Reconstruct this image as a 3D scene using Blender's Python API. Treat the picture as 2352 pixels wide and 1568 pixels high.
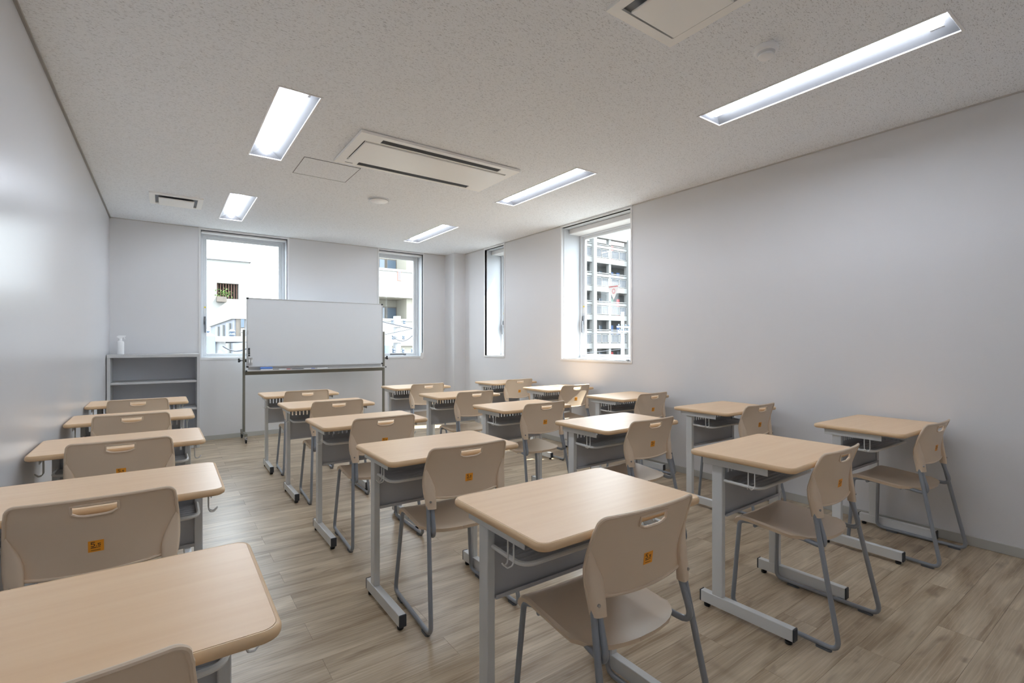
import bpy, bmesh, math, random
from mathutils import Vector, Matrix

random.seed(7)
for o in list(bpy.data.objects):
    bpy.data.objects.remove(o, do_unlink=True)
SC = bpy.context.scene
COL = SC.collection

# ------------------------------------------------------------------ camera
H = 1.1813
YAW = math.radians(35.471)
FPX = 1119.4
cam_d = bpy.data.cameras.new('camera')
cam = bpy.data.objects.new('camera', cam_d)
COL.objects.link(cam)
cam.location = (0, 0, H)
cam.rotation_euler = (math.pi / 2, 0, -YAW)
cam_d.sensor_width = 36.0
cam_d.lens = 36.0 * FPX / 2352.0
cam_d.shift_y = 1.9 / 2352.0
cam_d.clip_start = 0.02
cam_d.clip_end = 400
SC.camera = cam

# ------------------------------------------------------------------ sky, sun, exposure
LED_STRENGTH = 12.5
SKY_STRENGTH = 3.4
SUN_STRENGTH = 7.0
w = bpy.data.worlds.new('sky')
SC.world = w
w.use_nodes = True
nt = w.node_tree
nt.nodes.clear()
wo = nt.nodes.new('ShaderNodeOutputWorld')
bg = nt.nodes.new('ShaderNodeBackground')
bg.inputs['Color'].default_value = (0.83, 0.915, 1.0, 1)
bg.inputs['Strength'].default_value = SKY_STRENGTH
nt.links.new(bg.outputs[0], wo.inputs[0])
sun_d = bpy.data.lights.new('sun', 'SUN')
sun_d.energy = SUN_STRENGTH
sun_d.angle = math.radians(0.6)
sun_d.color = (1.0, 0.95, 0.87)
sun = bpy.data.objects.new('sun', sun_d)
COL.objects.link(sun)
sun.location = (12, -4, 20)
sun.rotation_euler = Vector((-1, 0.431, -1.67)).to_track_quat('-Z', 'Y').to_euler()

SC.view_settings.view_transform = 'Standard'
SC.view_settings.look = 'None'
SC.view_settings.exposure = 1.57
SC.view_settings.gamma = 1.0
SC.view_settings.use_curve_mapping = False
SC.cycles.max_bounces = 24
SC.cycles.diffuse_bounces = 20
SC.cycles.glossy_bounces = 4
SC.cycles.transparent_max_bounces = 12
SC.cycles.caustics_reflective = False
SC.cycles.caustics_refractive = False
SC.cycles.sample_clamp_indirect = 10.0
SC.cycles.use_denoising = True

# room limits
XL, XR, YF, YB, HC = -0.494, 3.82, 6.917, -0.6, 2.556
XO, YO = 4.2, 7.2            # outer faces of the right and far walls

# ------------------------------------------------------------------ materials
def srgb(r, g, b):
    def f(c):
        c /= 255.0
        return c / 12.92 if c <= 0.04045 else ((c + 0.055) / 1.055) ** 2.4
    return (f(r), f(g), f(b), 1.0)

MATS = {}
def mat(name, col, rough=0.5, metal=0.0, spec=0.5, bump=0.0, bscale=200.0, vary=0.0, vscale=3.0, emit=None, estr=0.0):
    m = bpy.data.materials.new(name)
    m.use_nodes = True
    n = m.node_tree
    b = n.nodes['Principled BSDF']
    b.inputs['Base Color'].default_value = col
    b.inputs['Roughness'].default_value = rough
    b.inputs['Metallic'].default_value = metal
    b.inputs['Specular IOR Level'].default_value = spec
    tc = None
    if bump or vary:
        tc = n.nodes.new('ShaderNodeTexCoord')
    if vary:
        no = n.nodes.new('ShaderNodeTexNoise')
        no.inputs['Scale'].default_value = vscale
        no.inputs['Detail'].default_value = 4
        n.links.new(tc.outputs['Object'], no.inputs['Vector'])
        mx = n.nodes.new('ShaderNodeMixRGB')
        mx.inputs[1].default_value = tuple(c * (1 - vary) for c in col[:3]) + (1,)
        mx.inputs[2].default_value = tuple(min(1, c * (1 + vary)) for c in col[:3]) + (1,)
        n.links.new(no.outputs['Fac'], mx.inputs[0])
        n.links.new(mx.outputs[0], b.inputs['Base Color'])
    if bump:
        no = n.nodes.new('ShaderNodeTexNoise')
        no.inputs['Scale'].default_value = bscale
        no.inputs['Detail'].default_value = 3
        n.links.new(tc.outputs['Object'], no.inputs['Vector'])
        bp = n.nodes.new('ShaderNodeBump')
        bp.inputs['Strength'].default_value = bump
        bp.inputs['Distance'].default_value = 0.002
        n.links.new(no.outputs['Fac'], bp.inputs['Height'])
        n.links.new(bp.outputs[0], b.inputs['Normal'])
    if emit:
        b.inputs['Emission Color'].default_value = emit
        b.inputs['Emission Strength'].default_value = estr
    MATS[name] = m
    return m

mat('wall_white', (0.735, 0.735, 0.745, 1), 0.75, spec=0.3, bump=0.25, bscale=350)
mat('wall_gloss', (0.62, 0.622, 0.635, 1), 0.26, spec=0.5, bump=0.02, bscale=6)
mat('trim_white', (0.80, 0.80, 0.80, 1), 0.35)
mat('trim_grey', srgb(150, 147, 143), 0.5)
mat('reveal', srgb(196, 199, 203), 0.5)
mat('trim_pale', srgb(196, 194, 190), 0.5)
mat('baseboard', srgb(186, 186, 181), 0.45, vary=0.04)
mat('alu', srgb(222, 225, 228), 0.4)
mat('alu_dark', srgb(120, 122, 126), 0.4, metal=0.4)
mat('yellow', srgb(225, 200, 40), 0.5)
mat('paint_grey', srgb(214, 216, 216), 0.36, spec=0.5, bump=0.05, bscale=700)
mat('panel_grey', srgb(186, 188, 192), 0.42, bump=0.05, bscale=700)
mat('wire_white', srgb(225, 225, 222), 0.3)
mat('black', srgb(34, 35, 38), 0.45)
mat('dark_cap', srgb(58, 61, 66), 0.5)
mat('beige', srgb(224, 203, 178), 0.38, spec=0.45, bump=0.06, bscale=900)
mat('tube_grey', srgb(146, 151, 158), 0.3, metal=0.2)
mat('glide', srgb(96, 98, 102), 0.5)
mat('sticker', srgb(250, 168, 48), 0.5)
mat('ink', srgb(40, 30, 24), 0.6)
mat('steel', srgb(190, 190, 192), 0.25, metal=0.9)
mat('board', srgb(221, 224, 227), 0.16, spec=0.5)
mat('board_alu', srgb(200, 200, 200), 0.35, metal=0.3)
mat('olive_grey', srgb(128, 126, 116), 0.38, metal=0.3)
mat('blue', srgb(95, 135, 210), 0.6)
mat('cabinet', srgb(196, 197, 198), 0.45, bump=0.04, bscale=500)
mat('cabinet_in', srgb(206, 208, 214), 0.5)
mat('ac_white', srgb(250, 250, 247), 0.35)
mat('ac_dark', srgb(52, 54, 58), 0.6)
mat('fixture', srgb(235, 235, 235), 0.35)
mat('reflector', srgb(100, 100, 101), 0.4)
mat('led', (1, 1, 1, 1), 0.5, emit=(0.86, 0.94, 1.07, 1), estr=LED_STRENGTH)
mat('white_plastic', srgb(248, 249, 250), 0.35)
mat('paper', srgb(240, 240, 240), 0.8)
mat('red_marker', srgb(205, 80, 80), 0.5)
mat('ink_black', srgb(45, 45, 50), 0.5)
mat('ink_blue', srgb(70, 90, 180), 0.5)
mat('concrete_white', srgb(136, 135, 131), 0.85, vary=0.05, vscale=0.6)
mat('concrete_grey', srgb(118, 121, 128), 0.9, vary=0.10, vscale=0.8)
mat('cream', srgb(136, 132, 121), 0.85, vary=0.05, vscale=0.5)
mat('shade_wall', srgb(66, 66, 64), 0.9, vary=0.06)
mat('apt_white', srgb(116, 116, 114), 0.85, vary=0.04, vscale=0.6)
mat('rail_panel', srgb(84, 87, 93), 0.7)
mat('ext_glass', srgb(70, 84, 98), 0.08, spec=0.8)
mat('ext_frame', srgb(86, 78, 70), 0.5)
mat('brown_bar', srgb(90, 60, 46), 0.6)
mat('leaf', srgb(80, 108, 48), 0.6)
mat('door_blue', srgb(80, 110, 160), 0.6)
mat('door_red', srgb(190, 75, 75), 0.6)
mat('door_green', srgb(100, 140, 115), 0.6)
mat('asphalt', srgb(110, 110, 108), 0.95, vary=0.08, vscale=0.2)
mat('pole', srgb(150, 150, 150), 0.85)
mat('cable', srgb(62, 66, 74), 0.7)
mat('trafo', srgb(95, 108, 126), 0.6)
mat('brick_red', srgb(150, 110, 100), 0.8)
mat('pale_mark', srgb(250, 250, 251), 0.6)
mat('red_mark', srgb(215, 110, 116), 0.6)
mat('pink_mark', srgb(240, 190, 194), 0.6)

def glass_mat():
    m = bpy.data.materials.new('window_glass')
    m.use_nodes = True
    n = m.node_tree
    n.nodes.clear()
    out = n.nodes.new('ShaderNodeOutputMaterial')
    tr = n.nodes.new('ShaderNodeBsdfTransparent')
    tr.inputs[0].default_value = (0.94, 0.955, 0.95, 1)
    gl = n.nodes.new('ShaderNodeBsdfGlossy')
    gl.inputs['Roughness'].default_value = 0.02
    lw_ = n.nodes.new('ShaderNodeLayerWeight')
    lw_.inputs['Blend'].default_value = 0.5
    pw = n.nodes.new('ShaderNodeMath'); pw.operation = 'POWER'; pw.inputs[1].default_value = 5.0
    n.links.new(lw_.outputs['Facing'], pw.inputs[0])
    fr = n.nodes.new('ShaderNodeMath'); fr.operation = 'MULTIPLY_ADD'
    fr.inputs[1].default_value = 0.9; fr.inputs[2].default_value = 0.03
    n.links.new(pw.outputs[0], fr.inputs[0])
    mx = n.nodes.new('ShaderNodeMixShader')
    n.links.new(fr.outputs[0], mx.inputs[0])
    n.links.new(tr.outputs[0], mx.inputs[1])
    n.links.new(gl.outputs[0], mx.inputs[2])
    n.links.new(mx.outputs[0], out.inputs[0])
    MATS['glass'] = m
glass_mat()

def laminate_mat():
    m = mat('laminate', srgb(214, 184, 152), 0.34, spec=0.5)
    n = m.node_tree
    b = n.nodes['Principled BSDF']
    tc = n.nodes.new('ShaderNodeTexCoord')
    oi = n.nodes.new('ShaderNodeObjectInfo')
    ad = n.nodes.new('ShaderNodeVectorMath'); ad.operation = 'ADD'
    sc = n.nodes.new('ShaderNodeVectorMath'); sc.operation = 'MULTIPLY'
    sc.inputs[1].default_value = (1.3, 26, 26)
    n.links.new(tc.outputs['Object'], ad.inputs[0])
    n.links.new(oi.outputs['Random'], ad.inputs[1])
    n.links.new(ad.outputs[0], sc.inputs[0])
    no = n.nodes.new('ShaderNodeTexNoise')
    no.inputs['Scale'].default_value = 1.6
    no.inputs['Detail'].default_value = 6
    no.inputs['Distortion'].default_value = 0.25
    n.links.new(sc.outputs[0], no.inputs['Vector'])
    cr = n.nodes.new('ShaderNodeValToRGB')
    cr.color_ramp.elements[0].position = 0.25
    cr.color_ramp.elements[0].color = srgb(232, 195, 154)
    cr.color_ramp.elements[1].position = 0.75
    cr.color_ramp.elements[1].color = srgb(240, 207, 168)
    n.links.new(no.outputs['Fac'], cr.inputs[0])
    n.links.new(cr.outputs[0], b.inputs['Base Color'])
laminate_mat()
mat('edge_wood', srgb(224, 191, 150), 0.4, vary=0.05, vscale=8)

def plank_mat():
    m = mat('plank', srgb(160, 140, 118), 0.33, spec=0.5)
    n = m.node_tree
    b = n.nodes['Principled BSDF']
    tc = n.nodes.new('ShaderNodeTexCoord')
    oi = n.nodes.new('ShaderNodeObjectInfo')
    mul = n.nodes.new('ShaderNodeVectorMath'); mul.operation = 'SCALE'
    mul.inputs[0].default_value = (37.0, 91.0, 13.0)
    n.links.new(oi.outputs['Random'], mul.inputs['Scale'])
    ad = n.nodes.new('ShaderNodeVectorMath'); ad.operation = 'ADD'
    n.links.new(tc.outputs['Object'], ad.inputs[0])
    n.links.new(mul.outputs[0], ad.inputs[1])
    def noise(vec, scale, detail, dist=0.0):
        sc = n.nodes.new('ShaderNodeVectorMath'); sc.operation = 'MULTIPLY'
        sc.inputs[1].default_value = vec
        n.links.new(ad.outputs[0], sc.inputs[0])
        no = n.nodes.new('ShaderNodeTexNoise')
        no.inputs['Scale'].default_value = scale
        no.inputs['Detail'].default_value = detail
        no.inputs['Distortion'].default_value = dist
        n.links.new(sc.outputs[0], no.inputs['Vector'])
        return no.outputs['Fac']
    def ramp(fac, p0, c0, p1, c1):
        cr = n.nodes.new('ShaderNodeValToRGB')
        cr.color_ramp.elements[0].position = p0
        cr.color_ramp.elements[0].color = c0
        cr.color_ramp.elements[1].position = p1
        cr.color_ramp.elements[1].color = c1
        n.links.new(fac, cr.inputs[0])
        return cr.outputs[0]
    def mix(kind, f, a, c):
        x = n.nodes.new('ShaderNodeMixRGB'); x.blend_type = kind
        if isinstance(f, float): x.inputs[0].default_value = f
        else: n.links.new(f, x.inputs[0])
        for i, v in ((1, a), (2, c)):
            if isinstance(v, tuple): x.inputs[i].default_value = v
            else: n.links.new(v, x.inputs[i])
        return x.outputs[0]
    broad = noise((1.0, 6.0, 1.0), 2.3, 5, 0.7)
    base = ramp(broad, 0.31, srgb(154, 133, 106), 0.69, srgb(206, 190, 165))
    fine = noise((2.2, 70.0, 1.0), 1.6, 6, 0.2)
    f2 = ramp(fine, 0.34, (0.84, 0.825, 0.80, 1), 0.64, (1.05, 1.05, 1.05, 1))
    c1 = mix('MULTIPLY', 1.0, base, f2)
    # pale ring lines of the grain
    wv = n.nodes.new('ShaderNodeTexWave')
    wv.wave_type = 'RINGS'; wv.rings_direction = 'SPHERICAL'
    wv.inputs['Scale'].default_value = 5.0
    wv.inputs['Distortion'].default_value = 5.0
    wv.inputs['Detail'].default_value = 3.0
    wv.inputs['Detail Scale'].default_value = 1.5
    sc = n.nodes.new('ShaderNodeVectorMath'); sc.operation = 'MULTIPLY'
    sc.inputs[1].default_value = (0.5, 4.0, 1.0)
    n.links.new(ad.outputs[0], sc.inputs[0])
    n.links.new(sc.outputs[0], wv.inputs['Vector'])
    rg = ramp(wv.outputs['Fac'], 0.90, (0, 0, 0, 1), 1.0, (0.26, 0.26, 0.26, 1))
    c2 = mix('MIX', rg, c1, srgb(214, 202, 186))
    # dark knots
    kn = noise((2.2, 7.0, 1.0), 2.0, 2, 0.4)
    kf = ramp(kn, 0.64, (0, 0, 0, 1), 0.78, (0.6, 0.6, 0.6, 1))
    c3 = mix('MIX', kf, c2, srgb(104, 80, 60))
    tone = ramp(oi.outputs['Random'], 0.0, (0.91, 0.90, 0.885, 1), 1.0, (1.06, 1.06, 1.06, 1))
    c4 = mix('MULTIPLY', 1.0, c3, tone)
    n.links.new(c4, b.inputs['Base Color'])
    bp = n.nodes.new('ShaderNodeBump')
    bp.inputs['Strength'].default_value = 0.12
    bp.inputs['Distance'].default_value = 0.001
    n.links.new(fine, bp.inputs['Height'])
    n.links.new(bp.outputs[0], b.inputs['Normal'])
plank_mat()

def ceiling_mat():
    m = mat('ceiling_board', (0.72, 0.70, 0.68, 1), 0.9, spec=0.2)
    n = m.node_tree
    b = n.nodes['Principled BSDF']
    tc = n.nodes.new('ShaderNodeTexCoord')
    sc = n.nodes.new('ShaderNodeVectorMath'); sc.operation = 'MULTIPLY'
    sc.inputs[1].default_value = (85, 260, 1)
    n.links.new(tc.outputs['Object'], sc.inputs[0])
    no = n.nodes.new('ShaderNodeTexNoise')
    no.inputs['Scale'].default_value = 1.0
    no.inputs['Detail'].default_value = 2.0
    no.inputs['Distortion'].default_value = 0.8
    n.links.new(sc.outputs[0], no.inputs['Vector'])
    cr = n.nodes.new('ShaderNodeValToRGB')
    cr.color_ramp.elements[0].position = 0.575
    cr.color_ramp.elements[0].color = (0.88, 0.91, 0.945, 1)
    cr.color_ramp.elements[1].position = 0.66
    cr.color_ramp.elements[1].color = (0.59, 0.61, 0.635, 1)
    n.links.new(no.outputs['Fac'], cr.inputs[0])
    n.links.new(cr.outputs[0], b.inputs['Base Color'])
    bp = n.nodes.new('ShaderNodeBump')
    bp.inputs['Strength'].default_value = 0.5
    bp.inputs['Distance'].default_value = 0.002
    bp.invert = True
    n.links.new(no.outputs['Fac'], bp.inputs['Height'])
    n.links.new(bp.outputs[0], b.inputs['Normal'])
ceiling_mat()

# ------------------------------------------------------------------ mesh helpers
class MB:
    """collects shapes; build() links them as one mesh object"""
    def __init__(s):
        s.v = []; s.f = []; s.sm = []
    def add(s, vs, fs, smooth=False):
        k = len(s.v)
        s.v += [tuple(p) for p in vs]
        s.f += [tuple(i + k for i in q) for q in fs]
        s.sm += [smooth] * len(fs)
        return s
    def box(s, x0, x1, y0, y1, z0, z1):
        vs = [(x, y, z) for z in (z0, z1) for y in (y0, y1) for x in (x0, x1)]
        fs = [(0, 2, 3, 1), (4, 5, 7, 6), (0, 1, 5, 4), (2, 6, 7, 3), (0, 4, 6, 2), (1, 3, 7, 5)]
        return s.add(vs, fs)
    def bbox(s, x0, x1, y0, y1, z0, z1, r=0.003, n=1):
        bm = bmesh.new()
        vs = [bm.verts.new((x, y, z)) for z in (z0, z1) for y in (y0, y1) for x in (x0, x1)]
        for q in [(0, 2, 3, 1), (4, 5, 7, 6), (0, 1, 5, 4), (2, 6, 7, 3), (0, 4, 6, 2), (1, 3, 7, 5)]:
            bm.faces.new([vs[i] for i in q])
        bmesh.ops.bevel(bm, geom=list(bm.edges), offset=r, segments=n, affect='EDGES', profile=0.5)
        bm.verts.index_update()
        s.add([v.co[:] for v in bm.verts], [[v.index for v in f.verts] for f in bm.faces])
        bm.free()
        return s
    def prism(s, pts, z0, z1, axis='z'):
        n = len(pts)
        def P(a, b, c):
            return {'z': (a, b, c), 'y': (a, c, b), 'x': (c, a, b)}[axis]
        vs = [P(a, b, z0) for a, b in pts] + [P(a, b, z1) for a, b in pts]
        fs = [tuple(range(n))[::-1], tuple(range(n, 2 * n))]
        fs += [(i, (i + 1) % n, n + (i + 1) % n, n + i) for i in range(n)]
        return s.add(vs, fs)
    def tube(s, path, r, seg=8, closed=False, cap=True):
        P = [Vector(p) for p in path]
        n = len(P)
        T = []
        for i in range(n):
            a = P[i - 1] if (i or closed) else P[i]
            b = P[(i + 1) % n] if (i < n - 1 or closed) else P[i]
            T.append((b - a).normalized())
        up = Vector((0, 0, 1)) if abs(T[0].z) < 0.9 else Vector((1, 0, 0))
        u = T[0].cross(up).normalized()
        vs = []
        for i in range(n):
            u = (u - T[i] * u.dot(T[i])).normalized()
            w_ = T[i].cross(u)
            for k in range(seg):
                a = 2 * math.pi * k / seg
                vs.append(P[i] + (u * math.cos(a) + w_ * math.sin(a)) * r)
        fs = []
        for i in range(n if closed else n - 1):
            j = (i + 1) % n
            for k in range(seg):
                k2 = (k + 1) % seg
                fs.append((i * seg + k, i * seg + k2, j * seg + k2, j * seg + k))
        if cap and not closed:
            fs.append(tuple(range(seg))[::-1]); fs.append(tuple((n - 1) * seg + k for k in range(seg)))
        return s.add(vs, fs, True)
    def lathe(s, prof, c, axis='z', seg=24, smooth=True):
        """prof: (radius, height) pairs"""
        vs = []
        for r, h in prof:
            for k in range(seg):
                a = 2 * math.pi * k / seg
                x, y = r * math.cos(a), r * math.sin(a)
                p = {'z': (x, y, h), 'x': (h, x, y), 'y': (x, h, y)}[axis]
                vs.append((c[0] + p[0], c[1] + p[1], c[2] + p[2]))
        fs = []
        for i in range(len(prof) - 1):
            for k in range(seg):
                k2 = (k + 1) % seg
                fs.append((i * seg + k, i * seg + k2, (i + 1) * seg + k2, (i + 1) * seg + k))
        s.add(vs, fs, smooth)
        k = len(s.v) - len(vs)
        s.f += [tuple(k + i for i in range(seg))[::-1], tuple(k + (len(prof) - 1) * seg + i for i in range(seg))]
        s.sm += [False, False]
        return s
    def shell(s, pts, faces, off):
        """thicken an open surface by the vector or per-vertex vectors off"""
        n = len(pts)
        offs = off if isinstance(off, list) else [off] * n
        vs = [Vector(p) for p in pts] + [Vector(p) + Vector(q) for p, q in zip(pts, offs)]
        cnt = {}
        for f in faces:
            for i in range(len(f)):
                a, b = f[i], f[(i + 1) % len(f)]
                cnt[(a, b)] = 1
        fs = [tuple(f) for f in faces] + [tuple(n + i for i in reversed(f)) for f in faces]
        for (a, b) in list(cnt):
            if (b, a) not in cnt:
                fs.append((b, a, n + a, n + b))
        return s.add(vs, fs, True)
    def mesh(s, name, material):
        me = bpy.data.meshes.new(name)
        me.from_pydata(s.v, [], s.f)
        me.polygons.foreach_set('use_smooth', s.sm)
        bm = bmesh.new(); bm.from_mesh(me)
        bmesh.ops.recalc_face_normals(bm, faces=bm.faces)
        bm.to_mesh(me); bm.free()
        me.update()
        me.materials.append(MATS[material])
        if any(s.sm):
            me.set_sharp_from_angle(angle=math.radians(42))
        return me
    def build(s, name, material, parent=None):
        o = bpy.data.objects.new(name, s.mesh(name, material))
        COL.objects.link(o)
        if parent is not None: o.parent = parent
        return o

def tag(o, label=None, cat=None, group=None, kind=None):
    if label: o['label'] = label
    if cat: o['category'] = cat
    if group: o['group'] = group
    if kind: o['kind'] = kind
    return o
def empty(name, loc=(0, 0, 0), rz=0.0):
    o = bpy.data.objects.new(name, None)
    COL.objects.link(o)
    o.location = loc; o.rotation_euler = (0, 0, rz)
    o.empty_display_size = 0.1
    return o
def copy_tree(o, parent=None):
    c = o.copy(); COL.objects.link(c)
    if parent is not None: c.parent = parent
    for ch in list(o.children): copy_tree(ch, c)
    return c
def fillet(pts, r, n=5):
    """round the corners of a polyline"""
    P = [Vector(p) for p in pts]
    out = [P[0]]
    rr = r if isinstance(r, (list, tuple)) else [r] * len(P)
    for i in range(1, len(P) - 1):
        a, b, c = P[i - 1], P[i], P[i + 1]
        d1 = (a - b); d2 = (c - b)
        ang = d1.angle(d2)
        t = min(rr[i] / math.tan(ang / 2), d1.length * 0.48, d2.length * 0.48)
        p1 = b + d1.normalized() * t; p2 = b + d2.normalized() * t
        for k in range(n + 1):
            s_ = k / n
            out.append(p1 * (1 - s_) ** 2 + b * 2 * s_ * (1 - s_) + p2 * s_ ** 2)
    out.append(P[-1])
    return out
def rrect(x0, x1, y0, y1, r, n=6):
    pts = []
    for cx, cy, a0 in ((x1 - r, y1 - r, 0), (x0 + r, y1 - r, 90), (x0 + r, y0 + r, 180), (x1 - r, y0 + r, 270)):
        for k in range(n + 1):
            a = math.radians(a0 + 90 * k / n)
            pts.append((cx + r * math.cos(a), cy + r * math.sin(a)))
    return pts
def ray_at(u, v, Y):
    """point on the plane y = Y along a direction measured in the photograph (used for the far buildings)"""
    a = (u - 1176) / FPX
    dx = a * math.cos(YAW) + math.sin(YAW); dy = -a * math.sin(YAW) + math.cos(YAW); dz = -(v - 785.9) / FPX
    t = Y / dy
    return Vector((dx * t, Y, H + dz * t))

# ------------------------------------------------------------------ the room shell
# floor: a slab with planks 0.14 x 0.86 laid on it, running across the room
fl = MB().box(XL - 0.05, XO, YB - 0.05, YO, -0.15, -0.004).build('floor', 'trim_grey')
tag(fl, kind='structure')
PW, PL = 0.1408, 0.8597
pm_cache = {}
def plank_mesh(wd, dp):
    key = (round(wd, 3), round(dp, 3))
    if key not in pm_cache:
        g = 0.00025
        m = MB()
        m.bbox(-wd / 2 + g, wd / 2 - g, -dp / 2 + g, dp / 2 - g, -0.004, 0.0, 0.0004, 1)
        pm_cache[key] = m.mesh('plank', 'plank')
    return pm_cache[key]
k0 = math.floor((0.05 - 2.105) / PW)
k1 = math.ceil((YF - 2.105) / PW)
rest = MB()
for k in range(k0 - 6, k1 + 1):
    y0 = 2.105 + (k - 0.5) * PW; y1 = y0 + PW
    y0 = max(y0, YB); y1 = min(y1, YF)
    if y1 - y0 < 0.01: continue
    j = (0.479 if k % 2 == 0 else 0.909) - 3 * PL
    xs = [XL] + [j + i * PL for i in range(9) if XL + 0.02 < j + i * PL < XR - 0.02] + [XR]
    for a, b in zip(xs[:-1], xs[1:]):
        if k < k0 + 1:
            rest.bbox(a + .0004, b - .0004, y0 + .0004, y1 - .0004, -0.004, 0.0, 0.0004)
            continue
        o = bpy.data.objects.new('plank', plank_mesh(b - a, y1 - y0))
        COL.objects.link(o)
        o.parent = fl
        o.location = ((a + b) / 2, (y0 + y1) / 2, 0)
rp = rest.build('plank_rest', 'plank', fl); rp['kind'] = 'stuff'

# ceiling lights positions (x0,x1,y0,y1)
LIGHTS = [(2.645, 2.862, 0.597, 1.755), (2.645, 2.862, 2.83, 3.99), (2.636, 2.853, 5.092, 6.238),
          (0.500, 0.717, 2.853, 4.015), (0.490, 0.715, 5.15, 6.285), (0.500, 0.717, 0.58, 1.74)]
def grid_plate(m, X0, X1, Y0, Y1, z0, z1, holes, P=lambda x, y, z: (x, y, z)):
    """a plate with rectangular holes cut through it"""
    xs = sorted({X0, X1} | {v for h in holes for v in h[:2]})
    ys = sorted({Y0, Y1} | {v for h in holes for v in h[2:]})
    solid = {}
    for i in range(len(xs) - 1):
        for j in range(len(ys) - 1):
            cx, cy = (xs[i] + xs[i + 1]) / 2, (ys[j] + ys[j + 1]) / 2
            solid[i, j] = not any(h[0] < cx < h[1] and h[2] < cy < h[3] for h in holes)
    for (i, j), on in solid.items():
        if not on: continue
        a, b, c, d = xs[i], xs[i + 1], ys[j], ys[j + 1]
        vs = [P(x, y, z) for z in (z0, z1) for y in (c, d) for x in (a, b)]
        fs = [(0, 2, 3, 1), (4, 5, 7, 6)]
        for di, dj, q in ((0, -1, (0, 1, 5, 4)), (0, 1, (2, 6, 7, 3)), (-1, 0, (0, 4, 6, 2)), (1, 0, (1, 3, 7, 5))):
            if not solid.get((i + di, j + dj), False): fs.append(q)
        m.add(vs, fs)
    return m
def weld(o):
    bm = bmesh.new(); bm.from_mesh(o.data)
    bmesh.ops.remove_doubles(bm, verts=bm.verts, dist=1e-5)
    bmesh.ops.recalc_face_normals(bm, faces=bm.faces)
    bm.to_mesh(o.data); bm.free()
    return o
c = grid_plate(MB(), XL - 0.05, XO, YB - 0.05, YO, HC, HC + 0.12, LIGHTS)
tag(weld(c.build('ceiling', 'ceiling_board')), kind='structure')
tag(MB().box(XL - 0.2, XO, YB - .2, YO, HC + 0.12, HC + 0.3).build('ceiling_slab', 'trim_grey'), kind='structure')

# windows in the far wall (x0,x1,z0,z1) and right wall (y0,y1,z0,z1)
W1 = (0.351, 1.310, 0.990, 2.530)
W2 = (2.545, 3.240, 0.965, 2.530)
W3 = (5.548, 6.045, 0.990, 2.530)
W4 = (3.300, 4.345, 0.990, 2.530)
m = grid_plate(MB(), XL - 0.2, XO, -0.15, HC + 0.3, YF, YO, [W1, W2], lambda x, y, z: (x, z, y))
tag(weld(m.build('wall_front', 'wall_white')), kind='structure')
m = grid_plate(MB(), YB - 0.2, YF, -0.15, HC + 0.3, XR, XO, [W3, W4], lambda x, y, z: (z, x, y))
tag(weld(m.build('wall_right', 'wall_white')), kind='structure')
tag(MB().box(XL - 0.2, XL, YB - 0.2, YF, -0.15, HC + 0.3).build('wall_left', 'wall_gloss'), kind='structure')
tag(MB().box(XL - 0.2, XO, YB - 0.2, YB, -0.15, HC + 0.3).build('wall_back', 'wall_white'), kind='structure')
tag(MB().box(3.622, XR + 0.01, 6.617, YF + 0.01, -0.01, HC + 0.01).build('wall_corner_pier', 'wall_white'), kind='structure')

# skirting
BH = 0.056
tag(MB().bbox(XL, XL + 0.008, YB, YF - 0.008, 0, BH, 0.002).build('baseboard_left', 'baseboard'), kind='structure')
tag(MB().bbox(XL + 0.008, 3.622 - 0.008, YF - 0.008, YF, 0, BH, 0.002).build('baseboard_front', 'baseboard'), kind='structure')
tag(MB().bbox(XR - 0.008, XR, YB, 6.617 - 0.008, 0, BH, 0.002).build('baseboard_right', 'baseboard'), kind='structure')
tag(MB().box(3.614, 3.622, 6.609, YF - .008, 0, BH).box(3.622, XR - 0.008, 6.609, 6.617, 0, BH).build('baseboard_pier', 'baseboard'), kind='structure')
# cornice strips between wall and ceiling
tag(MB().box(XL, XL + 0.012, YB, YF, HC - 0.012, HC).build('trim_1', 'trim_grey'), kind='structure')  # left strip is greyer: the shadow gap beside it is put into the colour
m = MB()
for a, b in ((YB, 3.278), (4.367, 5.526), (6.067, 6.617)): m.box(XR - 0.01, XR, a, b, HC - 0.008, HC)
tag(m.build('trim_2', 'trim_pale'), kind='structure')
m = MB()
for a, b in ((XL + .012, 0.329), (1.332, 2.523), (3.262, 3.622)): m.box(a, b, YF - 0.008, YF, HC - 0.007, HC)
tag(m.build('trim_3', 'trim_pale'), kind='structure')

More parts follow.
